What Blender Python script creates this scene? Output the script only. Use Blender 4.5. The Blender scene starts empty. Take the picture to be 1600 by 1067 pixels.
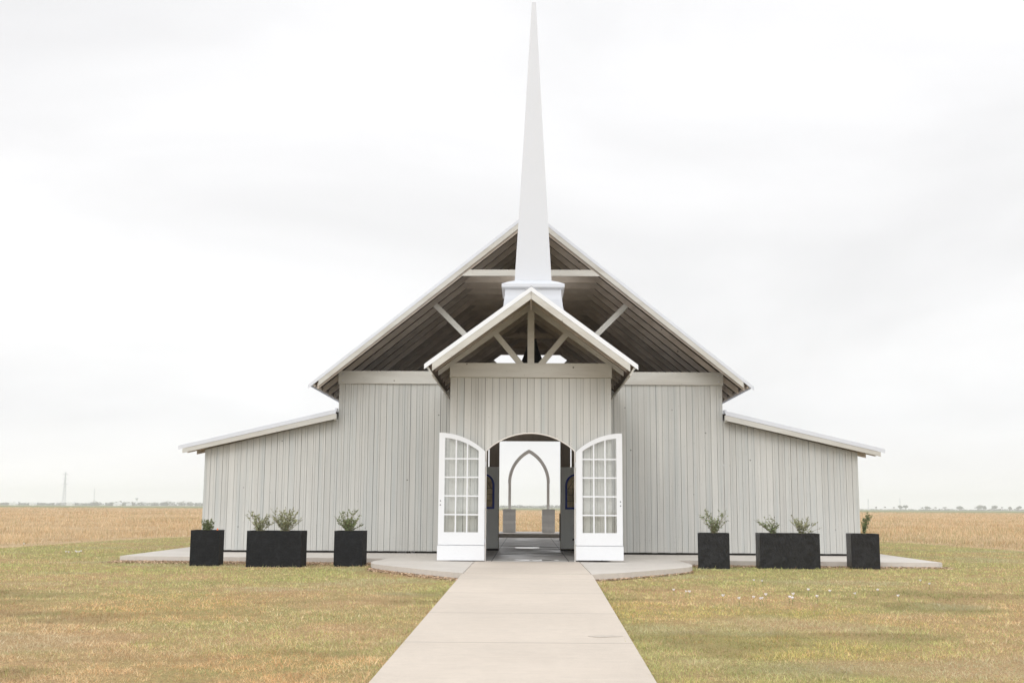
import bpy, math, random
import numpy as np
from mathutils import Matrix, Vector
random.seed(7); rng = np.random.default_rng(11)
S = bpy.context.scene
COL = S.collection

# ------------------------------------------------------------------ camera
cam_d = bpy.data.cameras.new('camera'); cam = bpy.data.objects.new('camera', cam_d); COL.objects.link(cam)
cam_d.sensor_width = 36.0; cam_d.lens = 39.6; cam_d.clip_start = 0.1; cam_d.clip_end = 20000
cam.matrix_world = (Matrix.Translation((-0.063, 0, 1.16)) @ Matrix.Rotation(0.01416, 4, 'Z')
                    @ Matrix.Rotation(math.pi/2 + 0.146, 4, 'X') @ Matrix.Rotation(0.0059, 4, 'Z'))
S.camera = cam

# ------------------------------------------------------------------ world: bright overcast sky
W = bpy.data.worlds.new("World"); S.world = W; W.use_nodes = True
nt = W.node_tree; nt.nodes.clear()
def N(t, **k):
    n = nt.nodes.new(t)
    for a, b in k.items(): setattr(n, a, b)
    return n
S.cycles.volume_bounces = 3
SUN_EL, SUN_ROT = math.radians(38), math.pi + 0.35
out = N('ShaderNodeOutputWorld')
sky = N('ShaderNodeTexSky', sky_type='NISHITA'); sky.sun_disc = False
sky.sun_elevation = SUN_EL; sky.sun_rotation = SUN_ROT
bg1 = N('ShaderNodeBackground'); bg1.inputs['Strength'].default_value = 0.05
nt.links.new(sky.outputs[0], bg1.inputs['Color'])
tc = N('ShaderNodeTexCoord'); sep = N('ShaderNodeSeparateXYZ'); nt.links.new(tc.outputs['Generated'], sep.inputs[0])
mp = N('ShaderNodeMapping'); mp.inputs['Scale'].default_value = (1.5, 1.5, 4.0); mp.inputs['Location'].default_value = (2.35, 0.9, 1.1)
nt.links.new(tc.outputs['Generated'], mp.inputs[0])
no = N('ShaderNodeTexNoise'); no.inputs['Scale'].default_value = 1.3; no.inputs['Detail'].default_value = 5; no.inputs['Roughness'].default_value = 0.5
no.inputs['Distortion'].default_value = 0.5
nt.links.new(mp.outputs[0], no.inputs['Vector'])
ramp = N('ShaderNodeValToRGB'); cr = ramp.color_ramp
stops = [(0.0, (1.15,1.145,1.15)), (0.018, (1.03,1.03,1.03)), (0.045, (.95,.955,.965)), (0.075, (.90,.91,.925)), (0.13, (.93,.935,.94)),
         (0.26, (.93,.93,.935)), (0.42, (.95,.95,.96)), (1.0, (1.3,1.31,1.33))]
while len(cr.elements) < len(stops): cr.elements.new(0.5)
for e, (p, c) in zip(cr.elements, stops): e.position = p; e.color = (*c, 1)
nt.links.new(sep.outputs['Z'], ramp.inputs[0])
cl = N('ShaderNodeMapRange'); cl.inputs['From Min'].default_value = 0.35; cl.inputs['From Max'].default_value = 0.68
cl.inputs['To Min'].default_value = 1.02; cl.inputs['To Max'].default_value = 0.85
nt.links.new(no.outputs['Fac'], cl.inputs['Value'])
# sky half on the sun's side brightened, as added fill for the front faces
br = N('ShaderNodeMapRange'); br.inputs['From Min'].default_value = 0.0; br.inputs['From Max'].default_value = -0.9
br.inputs['To Min'].default_value = 1.0; br.inputs['To Max'].default_value = 1.75
nt.links.new(sep.outputs['Y'], br.inputs['Value'])
mu = N('ShaderNodeMath', operation='MULTIPLY'); nt.links.new(cl.outputs[0], mu.inputs[0]); nt.links.new(br.outputs[0], mu.inputs[1])
bg2 = N('ShaderNodeBackground'); nt.links.new(ramp.outputs[0], bg2.inputs['Color']); nt.links.new(mu.outputs[0], bg2.inputs['Strength'])
mx = N('ShaderNodeMixShader'); mx.inputs[0].default_value = 0.93
nt.links.new(bg1.outputs[0], mx.inputs[1]); nt.links.new(bg2.outputs[0], mx.inputs[2]); nt.links.new(mx.outputs[0], out.inputs['Surface'])

# ------------------------------------------------------------------ sun behind cloud
sd = bpy.data.lights.new('sun', 'SUN'); sd.energy = .65; sd.angle = math.radians(25); sd.color = (1.0, 0.99, 0.975)
sun = bpy.data.objects.new('sun', sd); COL.objects.link(sun)
dv = Vector((math.sin(SUN_ROT)*math.cos(SUN_EL), math.cos(SUN_ROT)*math.cos(SUN_EL), math.sin(SUN_EL)))
sun.rotation_euler = dv.to_track_quat('Z', 'Y').to_euler(); sun.location = dv*50
S.view_settings.view_transform = 'Standard'; S.view_settings.look = 'None'
S.view_settings.exposure = 0.22; S.view_settings.gamma = 1.0; S.view_settings.use_curve_mapping = False

# ------------------------------------------------------------------ helpers
class MB:
    def __init__(s): s.v = []; s.f = []; s.t = []
    def add(s, vs, fs, t=0.5):
        o = len(s.v); s.v += [tuple(map(float, p)) for p in vs]
        for f in fs: s.f.append(tuple(i+o for i in f)); s.t.append(t)
        return s
    def box(s, x0, x1, y0, y1, z0, z1, t=0.5):
        return s.prism([(x0, z0), (x1, z0), (x1, z1), (x0, z1)], y0, y1, t)
    def prism(s, poly, y0, y1, t=0.5, ax='y'):
        n = len(poly)
        def P(a, b, c): return (a, c, b) if ax == 'y' else ((c, a, b) if ax == 'x' else (a, b, c))
        vs = [P(a, b, y0) for a, b in poly] + [P(a, b, y1) for a, b in poly]
        A = sum(poly[i][0]*poly[(i+1) % n][1]-poly[(i+1) % n][0]*poly[i][1] for i in range(n))
        fs = [tuple(range(n)), tuple(range(2*n-1, n-1, -1))] + [(i, i+n, (i+1) % n+n, (i+1) % n) for i in range(n)]
        flip = (A < 0) if ax == 'y' else (A > 0)
        if flip: fs = [tuple(reversed(f)) for f in fs]
        return s.add(vs, fs, t)
    def beam(s, p, q, w, h, up=(0, 0, 1), t=0.5):
        p, q = Vector(p), Vector(q); d = (q-p).normalized(); u = Vector(up)
        r = d.cross(u).normalized(); u = r.cross(d).normalized(); vs = []
        for c in (p, q):
            for a, b in ((-1, -1), (1, -1), (1, 1), (-1, 1)): vs.append(c+r*(a*w/2)+u*(b*h/2))
        return s.add(vs, [(0, 1, 2, 3), (7, 6, 5, 4), (0, 4, 5, 1), (1, 5, 6, 2), (2, 6, 7, 3), (3, 7, 4, 0)], t)
    def tube(s, pts, rad, n=6, t=0.5):
        if not isinstance(rad, (list, tuple)): rad = [rad]*len(pts)
        vs = []; P = [Vector(p) for p in pts]
        for i, p in enumerate(P):
            d = (P[min(i+1, len(P)-1)]-P[max(i-1, 0)]).normalized()
            a = d.cross(Vector((0, 0, 1)) if abs(d.z) < .95 else Vector((1, 0, 0))).normalized(); b = d.cross(a)
            for k in range(n):
                th = 2*math.pi*k/n; vs.append(p+(a*math.cos(th)+b*math.sin(th))*rad[i])
        fs = [(i*n+k, i*n+(k+1) % n, (i+1)*n+(k+1) % n, (i+1)*n+k) for i in range(len(P)-1) for k in range(n)]
        fs += [tuple(range(n-1, -1, -1)), tuple((len(P)-1)*n+k for k in range(n))]
        return s.add(vs, fs, t)
    def lathe(s, prof, c=(0, 0, 0), n=24, t=0.5):
        vs = []
        for r, z in prof:
            for k in range(n):
                th = 2*math.pi*k/n+math.pi/n; vs.append((c[0]+r*math.cos(th), c[1]+r*math.sin(th), c[2]+z))
        m = len(prof)
        fs = [(i*n+k, i*n+(k+1) % n, (i+1)*n+(k+1) % n, (i+1)*n+k) for i in range(m-1) for k in range(n)]
        fs += [tuple(range(n-1, -1, -1)), tuple((m-1)*n+k for k in range(n))]
        return s.add(vs, fs, t)
    def build(s, name, mat, parent=None, smooth=False, loc=None, rz=None):
        me = bpy.data.meshes.new(name); me.from_pydata(s.v, [], s.f); me.update()
        at = me.attributes.new('tint', 'FLOAT', 'FACE'); at.data.foreach_set('value', np.array(s.t, dtype=np.float32))
        me.materials.append(mat)
        if smooth: me.polygons.foreach_set('use_smooth', [True]*len(me.polygons))
        o = bpy.data.objects.new(name, me); COL.objects.link(o)
        if parent: o.parent = parent
        if loc: o.location = loc
        if rz is not None: o.rotation_euler = (0, 0, rz)
        return o
def tag(o, label=None, cat=None, group=None, kind=None):
    if label: o['label'] = label
    if cat: o['category'] = cat
    if group: o['group'] = group
    if kind: o['kind'] = kind
    return o
def empty(name, loc=(0, 0, 0), rz=0):
    o = bpy.data.objects.new(name, None); COL.objects.link(o); o.location = loc; o.rotation_euler = (0, 0, rz)
    o.empty_display_size = 0.2
    return o

def material(name, col, rough=0.7, var=0.12, tint=0.25, stretch=(6, 6, 6), bump=0.15, big=0.0, spots=0.0, spotcol=(.03, .02, .015),
             alt=None, altw=0.0, spec=0.3, metal=0.0, bscale=1.0):
    """tint = variation by the per-face 'tint' attribute; stretch = scale of the grain noise; big = large blotches"""
    m = bpy.data.materials.new(name); m.use_nodes = True; t = m.node_tree; L = t.links; nn = t.nodes
    b = nn['Principled BSDF']; b.inputs['Roughness'].default_value = rough; b.inputs['Metallic'].default_value = metal
    b.inputs['Specular IOR Level'].default_value = spec
    tc = nn.new('ShaderNodeTexCoord'); mp = nn.new('ShaderNodeMapping'); mp.inputs['Scale'].default_value = stretch
    L.new(tc.outputs['Object'], mp.inputs[0])
    n1 = nn.new('ShaderNodeTexNoise'); n1.inputs['Scale'].default_value = 1; n1.inputs['Detail'].default_value = 6; n1.inputs['Roughness'].default_value = .65
    L.new(mp.outputs[0], n1.inputs['Vector'])
    at = nn.new('ShaderNodeAttribute'); at.attribute_name = 'tint'
    def math_(op, a, bb):
        q = nn.new('ShaderNodeMath'); q.operation = op
        for i, x in enumerate((a, bb)):
            if isinstance(x, (int, float)): q.inputs[i].default_value = x
            else: L.new(x, q.inputs[i])
        return q.outputs[0]
    f = math_('MULTIPLY', math_('SUBTRACT', n1.outputs['Fac'], 0.5), var*4)
    g = math_('MULTIPLY', math_('SUBTRACT', at.outputs['Fac'], 0.5), tint)
    val = math_('ADD', math_('ADD', f, g), 1.0)
    if big:
        n2 = nn.new('ShaderNodeTexNoise'); n2.inputs['Scale'].default_value = .7; n2.inputs['Detail'].default_value = 3
        L.new(tc.outputs['Object'], n2.inputs['Vector'])
        val = math_('ADD', val, math_('MULTIPLY', math_('SUBTRACT', n2.outputs['Fac'], 0.5), big*3))
    c = nn.new('ShaderNodeVectorMath'); c.operation = 'SCALE'; c.inputs[0].default_value = col; L.new(val, c.inputs['Scale'])
    colo = c.outputs[0]
    if alt:
        n4 = nn.new('ShaderNodeTexNoise'); n4.inputs['Scale'].default_value = 1.0; n4.inputs['Detail'].default_value = 4
        mp4 = nn.new('ShaderNodeMapping'); mp4.inputs['Scale'].default_value = tuple(x*.35 for x in stretch); mp4.inputs['Location'].default_value = (3, 5, 7)
        L.new(tc.outputs['Object'], mp4.inputs[0]); L.new(mp4.outputs[0], n4.inputs['Vector'])
        mr = nn.new('ShaderNodeMapRange'); mr.inputs['From Min'].default_value = .48; mr.inputs['From Max'].default_value = .68; mr.inputs['To Max'].default_value = altw
        L.new(n4.outputs['Fac'], mr.inputs['Value'])
        mm = nn.new('ShaderNodeMixRGB'); mm.inputs['Color2'].default_value = (*alt, 1); L.new(mr.outputs[0], mm.inputs['Fac']); L.new(colo, mm.inputs['Color1']); colo = mm.outputs[0]
    if spots:
        n3 = nn.new('ShaderNodeTexVoronoi'); n3.inputs['Scale'].default_value = spots; L.new(tc.outputs['Object'], n3.inputs['Vector'])
        lt = math_('LESS_THAN', n3.outputs['Distance'], 0.045)
        n5 = nn.new('ShaderNodeTexVoronoi'); n5.inputs['Scale'].default_value = spots*3.7; L.new(tc.outputs['Object'], n5.inputs['Vector'])
        lt = math_('MAXIMUM', lt, math_('MULTIPLY', math_('LESS_THAN', n5.outputs['Distance'], 0.075), .55))
        mm = nn.new('ShaderNodeMixRGB'); mm.inputs['Color2'].default_value = (*spotcol, 1); L.new(math_('MULTIPLY', lt, .7), mm.inputs['Fac']); L.new(colo, mm.inputs['Color1']); colo = mm.outputs[0]
    L.new(colo, b.inputs['Base Color'])
    if bump:
        bp = nn.new('ShaderNodeBump'); bp.inputs['Strength'].default_value = bump; bp.inputs['Distance'].default_value = 0.01*bscale
        L.new(n1.outputs['Fac'], bp.inputs['Height']); L.new(bp.outputs[0], b.inputs['Normal'])
    return m

M = {}
SID = (.515, .512, .485)
M['siding'] = material('grey_stained_siding', SID, .8, .08, .14, (22, 22, .7), .25, big=.07, spots=2.9, alt=(.45, .47, .46), altw=.7, spec=.2)
M['trimwood'] = material('grey_stained_beam', (.545, .535, .495), .8, .07, .1, (1.5, 9, 12), .25, spots=2.5, alt=(.40, .37, .32), altw=.4, spec=.2)
M['rafter'] = material('weathered_brown_wood', (.48, .425, .37), .85, .15, .6, (4, 4, 9), .3, spots=2.2, alt=(.36, .30, .25), altw=.6, spec=.15)
M['deck'] = material('brown_roof_boards', (.13, .10, .078), .9, .13, .3, (2, 8, 8), .2, spec=.1)
M['darkboard'] = material('dark_board_gap', (.035, .032, .03), .9, .1, 0, spec=.05)
M['inner'] = material('brown_inner_boards', (.32, .265, .21), .85, .12, .4, (12, 12, 1.2), .3, spec=.15)
M['metal'] = material('galvanised_roofing', (.60, .62, .66), .42, .04, .05, (3, 3, 3), 0, spec=.5, metal=.25)
M['whitetrim'] = material('white_metal_trim', (.76, .78, .81), .4, .015, .03, (3, 3, 3), 0, spec=.5)
M['white'] = material('white_painted_wood', (.735, .75, .77), .5, .012, .03, (3, 3, 1), .05, spec=.4)
M['steeple'] = material('white_steeple_cladding', (.60, .62, .655), .5, .01, .03, (1, 1, 1), 0, spec=.4)
M['planter'] = material('black_planter_cladding', (.011, .012, .0135), .85, .55, .1, (26, 26, 26), .8, big=.35, spec=.25, bscale=1.2, alt=(.020, .022, .024), altw=.6)
M['film'] = material('black_creased_film', (.009, .009, .010), .42, .5, .1, (7, 7, 3.5), 1.0, big=.4, spec=.3, bscale=4, alt=(.018, .018, .019), altw=.5)
M['soil'] = material('potting_soil', (.05, .035, .022), .95, .3, 0, (20, 20, 20), .6)
M['black'] = material('black_metal', (.012, .012, .014), .45, .1, 0, spec=.4)
M['iron'] = material('cast_iron_bell', (.018, .018, .02), .5, .15, 0, spec=.4)
M['greypaint'] = material('grey_painted_panel', (.85, .87, .84), .6, .03, .08, (8, 8, 2), .1)
M['blue'] = material('blue_painted_frame', (.035, .06, .33), .5, .05, .1)
M['archpaint'] = material('taupe_painted_arch', (.86, .82, .77), .7, .04, .1, (6, 6, 6), .1)
M['pedestal'] = material('grey_painted_pedestal', (.88, .875, .86), .7, .05, .25, (8, 8, 3), .15)
M['orange'] = material('orange_clay', (.75, .20, .07), .6, .05, 0)
M['pylon'] = material('galvanised_lattice_steel', (.55, .57, .60), .6, .05, 0)
M['leaf'] = material('olive_green_leaf', (.30, .32, .18), .6, .12, 1.0, (9, 9, 9), 0, spec=.3)
M['leafdark'] = material('deep_green_leaf', (.19, .23, .105), .6, .12, 1.0, (9, 9, 9), 0, spec=.3)
M['stem'] = material('woody_stem', (.24, .19, .12), .8, .15, .3, (9, 9, 9), 0)
M['treeleaf'] = material('far_tree_foliage', (.045, .055, .035), .9, .25, .8, (.6, .6, .6), 0, spec=.1)
M['bark'] = material('far_tree_bark', (.07, .06, .05), .9, .2, .2)
M['housewall'] = material('white_house_wall', (.75, .75, .74), .7, .03, .1)
M['houseroof'] = material('pale_metal_roof', (.72, .73, .74), .5, .03, .1)
M['petal'] = material('white_petal', (.92, .88, .90), .6, .03, .05)
M['grass_stem'] = material('green_stem', (.12, .20, .05), .7, .1, .1)
M['litter'] = material('dry_brown_leaf_litter', (.50, .355, .235), .9, .2, 1.3, (9, 9, 9), 0)

M['stained'] = material('amber_and_dark_stained_glass', (.55, .42, .22), .2, .4, .1, (9, 9, 7), .05, alt=(.06, .07, .06), altw=.9, spec=.6)
def glass(name, tintc=(1, 1, 1), mixf=0.12):
    m = bpy.data.materials.new(name); m.use_nodes = True; t = m.node_tree; t.nodes.clear()
    o = t.nodes.new('ShaderNodeOutputMaterial'); a = t.nodes.new('ShaderNodeBsdfTransparent'); a.inputs[0].default_value = (*tintc, 1)
    g = t.nodes.new('ShaderNodeBsdfGlossy'); g.inputs['Roughness'].default_value = .03; x = t.nodes.new('ShaderNodeMixShader')
    x.inputs[0].default_value = mixf
    t.links.new(a.outputs[0], x.inputs[1]); t.links.new(g.outputs[0], x.inputs[2]); t.links.new(x.outputs[0], o.inputs[0])
    return m
M['glass'] = glass('clear_window_glass', (.98, .985, .98), .05)

def concrete(name, col, stain=.35, wet=0.0, joints=None, xlines=None):
    m = bpy.data.materials.new(name); m.use_nodes = True; t = m.node_tree; L = t.links; nn = t.nodes; b = nn['Principled BSDF']
    tc = nn.new('ShaderNodeTexCoord'); sp = nn.new('ShaderNodeSeparateXYZ'); L.new(tc.outputs['Object'], sp.inputs[0])
    def noise(sc, st, det=5, loc=(0, 0, 0)):
        mp = nn.new('ShaderNodeMapping'); mp.inputs['Scale'].default_value = st; mp.inputs['Location'].default_value = loc; L.new(tc.outputs['Object'], mp.inputs[0])
        n = nn.new('ShaderNodeTexNoise'); n.inputs['Scale'].default_value = sc; n.inputs['Detail'].default_value = det; L.new(mp.outputs[0], n.inputs['Vector']); return n.outputs['Fac']
    def mt(op, a, bb=0.0, cc=None):
        q = nn.new('ShaderNodeMath'); q.operation = op
        for i, x in enumerate((a, bb) if cc is None else (a, bb, cc)):
            if isinstance(x, (int, float)): q.inputs[i].default_value = x
            else: L.new(x, q.inputs[i])
        return q.outputs[0]
    a = noise(.55, (1, .8, 1)); f = noise(45, (1, 1, 1), 3); br = noise(3.0, (.5, 9, 1), 4, (4, 2, 0)); sp2 = noise(9, (1, 1, 1), 6, (7, 1, 0))
    val = mt('ADD', mt('ADD', mt('MULTIPLY', mt('SUBTRACT', a, .5), stain), mt('MULTIPLY', mt('SUBTRACT', f, .5), .16)),
             mt('ADD', mt('MULTIPLY', mt('SUBTRACT', br, .5), .14), mt('MULTIPLY', mt('SUBTRACT', sp2, .5), .16)))
    val = mt('ADD', val, 1.0)
    if joints:
        p, off, w = joints
        fr = mt('FRACT', mt('DIVIDE', mt('ADD', sp.outputs['Y'], off), p))
        ln = mt('LESS_THAN', mt('ABSOLUTE', mt('SUBTRACT', fr, .5)), w/p)
        val = mt('MULTIPLY', val, mt('SUBTRACT', 1.0, mt('MULTIPLY', ln, .34)))
    if xlines:
        ln = mt('LESS_THAN', mt('ABSOLUTE', mt('SUBTRACT', mt('ABSOLUTE', sp.outputs['X']), xlines)), .011)
        val = mt('MULTIPLY', val, mt('SUBTRACT', 1.0, mt('MULTIPLY', ln, .75)))
    c = nn.new('ShaderNodeVectorMath'); c.operation = 'SCALE'; c.inputs[0].default_value = col; L.new(val, c.inputs['Scale']); L.new(c.outputs[0], b.inputs['Base Color'])
    rr = nn.new('ShaderNodeMapRange'); rr.inputs['From Min'].default_value = .42; rr.inputs['From Max'].default_value = .62
    rr.inputs['To Min'].default_value = .75; rr.inputs['To Max'].default_value = .75-wet; L.new(noise(.9, (1, 2.5, 1), 4, (2, 9, 0)), rr.inputs['Value'])
    L.new(rr.outputs[0], b.inputs['Roughness']); b.inputs['Specular IOR Level'].default_value = .35
    bp = nn.new('ShaderNodeBump'); bp.inputs['Strength'].default_value = .15; bp.inputs['Distance'].default_value = .004; L.new(f, bp.inputs['Height']); L.new(bp.outputs[0], b.inputs['Normal'])
    return m
M['path'] = concrete('warm_broom_finished_concrete', (.575, .505, .43), .34, .1, joints=(2.4, .55, .014))
M['platform'] = concrete('pale_concrete', (.575, .535, .485), .36, .2)
M['floor'] = concrete('damp_floor_concrete', (.46, .44, .415), .6, .45, xlines=.76)
M['stage'] = concrete('stage_concrete', (.48, .45, .41), .3, .1)
M['slabside'] = M['platform']
def water_mat():
    m = bpy.data.materials.new('thin_rain_water'); m.use_nodes = True; b = m.node_tree.nodes['Principled BSDF']
    b.inputs['Base Color'].default_value = (.16, .15, .14, 1); b.inputs['Roughness'].default_value = .04; b.inputs['IOR'].default_value = 1.6
    b.inputs['Specular IOR Level'].default_value = 1.0
    return m
M['water'] = water_mat()
M['wetpath'] = material('wet_path_concrete', (.535, .47, .40), .3, .06, 0, (9, 9, 9), .02, spec=.7)

# ground material: mown lawn near the chapel, dry field round it, green pasture far off
LAWN_X, LAWN_Y, LAWN_N = 14.3, 47.5, 6
def gz(x, y):
    return -0.0082*np.clip(18.4-np.asarray(y, float), 0, 40) + 0*np.asarray(x)
def in_lawn(x, y):
    return (np.abs(x)/LAWN_X)**LAWN_N+(np.clip(y, 0, None)/LAWN_Y)**LAWN_N
def ground_mat():
    m = bpy.data.materials.new('lawn_and_field_ground'); m.use_nodes = True; t = m.node_tree; L = t.links; nn = t.nodes; b = nn['Principled BSDF']
    b.inputs['Roughness'].default_value = .95; b.inputs['Specular IOR Level'].default_value = .08
    tc = nn.new('ShaderNodeTexCoord'); sp = nn.new('ShaderNodeSeparateXYZ'); L.new(tc.outputs['Object'], sp.inputs[0])
    def noise(sc, det=5, st=(1, 1, 1)):
        mp = nn.new('ShaderNodeMapping'); mp.inputs['Scale'].default_value = st; L.new(tc.outputs['Object'], mp.inputs[0])
        n = nn.new('ShaderNodeTexNoise'); n.inputs['Scale'].default_value = sc; n.inputs['Detail'].default_value = det; n.inputs['Roughness'].default_value = .6; L.new(mp.outputs[0], n.inputs['Vector']); return n.outputs['Fac']
    def mt(op, a, bb=0.0):
        q = nn.new('ShaderNodeMath'); q.operation = op
        for i, x in enumerate((a, bb)):
            if isinstance(x, (int, float)): q.inputs[i].default_value = x
            else: L.new(x, q.inputs[i])
        return q.outputs[0]
    def mr(v, a, bb, c=0.0, d=1.0):
        q = nn.new('ShaderNodeMapRange')
        for k, x in zip(('From Min', 'From Max', 'To Min', 'To Max'), (a, bb, c, d)): q.inputs[k].default_value = x
        L.new(v, q.inputs['Value']); return q.outputs[0]
    def mixc(f, c1, c2):
        q = nn.new('ShaderNodeMixRGB')
        if isinstance(f, float): q.inputs['Fac'].default_value = f
        else: L.new(f, q.inputs['Fac'])
        for k, c in (('Color1', c1), ('Color2', c2)):
            if isinstance(c, tuple): q.inputs[k].default_value = (*c, 1)
            else: L.new(c, q.inputs[k])
        return q.outputs[0]
    lawn = mixc(mr(noise(.35, 5), .42, .58), (.33, .31, .12), (.46, .31, .16))
    lawn = mixc(mr(noise(30, 4), .3, .75), lawn, (.20, .145, .075))
    field = mixc(mr(noise(.03, 6, (1, 4, 1)), .4, .6), (.46, .33, .19), (.51, .385, .24))
    field = mixc(mr(noise(1.4, 6, (1, 1, 1)), .35, .75, 0, .55), field, (.26, .18, .09))
    s = mt('ADD', mt('POWER', mt('DIVIDE', mt('ABSOLUTE', sp.outputs['X']), LAWN_X), LAWN_N), mt('POWER', mt('DIVIDE', mt('MAXIMUM', sp.outputs['Y'], 0.0), LAWN_Y), LAWN_N))
    c = mixc(mr(s, .97, 1.03), lawn, field)
    far = mixc(mr(noise(.012, 4, (1, 6, 1)), .4, .6), (.17, .20, .09), (.22, .22, .11))
    d = mt('ADD', sp.outputs['Y'], mt('MULTIPLY', noise(.01, 2), 60.0))
    c = mixc(mr(d, 380, 430), c, far)
    L.new(c, b.inputs['Base Color'])
    return m
M['ground'] = ground_mat()

# ------------------------------------------------------------------ ground sheet
def axis(neg, pos, fine0, fine1, step):
    a = list(np.arange(fine0, fine1+.01, step)); d = step
    while a[-1] < pos: d *= 1.35; a.append(a[-1]+d)
    d = step
    while a[0] > neg: d *= 1.35; a.insert(0, a[0]-d)
    return np.array(a)
gx, gy = axis(-6000, 6000, -16, 16, 2.0), axis(-300, 7000, -2, 50, 1.7)
X, Y = np.meshgrid(gx, gy); Zg = gz(X, Y); nx, ny = len(gx), len(gy)
g = MB(); g.v = [tuple(p) for p in np.stack([X, Y, Zg], -1).reshape(-1, 3).tolist()]
g.f = [(j*nx+i, j*nx+i+1, (j+1)*nx+i+1, (j+1)*nx+i) for j in range(ny-1) for i in range(nx-1)]; g.t = [.5]*len(g.f)
tag(g.build('ground', M['ground']), kind='structure')

# ------------------------------------------------------------------ path, porch platform, slabs, stage
FL = 0.11                                     # floor level of the chapel
P = MB()
def pathz(y): return FL-0.0158*(18.42-y)
ys = [18.42, 14, 10, 6, 2, -6]
vs = []
for y in ys:
    k = (18.42-y)/10.42
    xl, xr = -1.10-.067*k, .98-.127*k; z = pathz(y) if y < 18.42 else FL
    z = max(z, float(gz(0, y))+.012) - .004
    vs += [(xl, y, z), (xr, y, z), (xl, y, z-.12), (xr, y, z-.12)]
fs = []
for i in range(len(ys)-1):
    a, b = 4*i, 4*i+4
    fs += [(a, b, b+1, a+1), (a, a+2, b+2, b), (a+1, b+1, b+3, a+3)]
fs += [(0, 1, 3, 2), (4*len(ys)-4, 4*len(ys)-2, 4*len(ys)-1, 4*len(ys)-3)]
P.add(vs, fs); tag(P.build('path', M['path']), kind='structure')

def rounded(c0, n, a0, a1, r):
    return [(c0[0]+r*math.cos(a0+(a1-a0)*i/n), c0[1]+r*math.sin(a0+(a1-a0)*i/n)) for i in range(n+1)]
Lp = [(-1.10, 18.44), (-1.55, 19.02), (-2.00, 19.70), (-2.42, 20.35), (-2.74, 20.86), (-2.93, 21.25), (-3.01, 21.62), (-3.05, 22.0), (-3.04, 22.4), (-2.98, 22.9), (-2.93, 23.42)]
Rp = [(.98, 18.30), (1.45, 18.78), (1.92, 19.36), (2.38, 20.0), (2.70, 20.45), (2.88, 20.78), (2.98, 21.15), (3.04, 21.6), (3.06, 22.1), (3.04, 22.6), (2.98, 23.32)]
bot = -.08
pf = MB()
# left and right wings of the platform, the strip between them is the head of the path
pf.prism([(-1.094, 18.45)]+Lp[1:]+[(-1.094, 23.42)], bot, FL, ax='z')
pf.prism([(.974, 18.31)]+Rp[1:-1]+[(2.98, 23.42), (.974, 23.42)], bot, FL, ax='z')
pf.prism([(-1.082, 18.425), (.962, 18.425), (.962, 22.46), (-1.082, 22.46)], bot, FL-.002, ax='z')
plat = tag(pf.build('pavement', M['platform']), kind='structure')
# the middle strip carries the path colour
ms = MB(); ms.prism([(-1.080, 18.43), (.960, 18.43), (.960, 22.45), (-1.080, 22.45)], FL-.0015, FL+.002, ax='z')
tag(ms.build('path', M['path']), kind='structure')

sl = MB()
sl.prism([(-8.55, 23.78), (-2.935, 23.43), (2.985, 23.43), (8.20, 23.10), (8.29, 23.18), (8.60, 40.0), (-8.95, 40.0), (-8.56, 23.9)], bot, FL, ax='z')
tag(sl.build('pavement', M['platform']), kind='structure')
fl = MB(); fl.prism([(-1.06, 22.47), (1.06, 22.47), (1.57, 22.56), (1.57, 26.15), (4.36, 26.2), (4.36, 39.95), (-4.36, 39.95), (-4.36, 26.2), (-1.57, 26.15), (-1.57, 22.56)], FL+.001, FL+.005, ax='z')
tag(fl.build('floor', M['floor']), kind='structure')
st = MB(); st.box(-5.2, 5.2, 40.02, 43.9, -.08, .245)
tag(st.build('stage', M['stage']), kind='structure')

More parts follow.
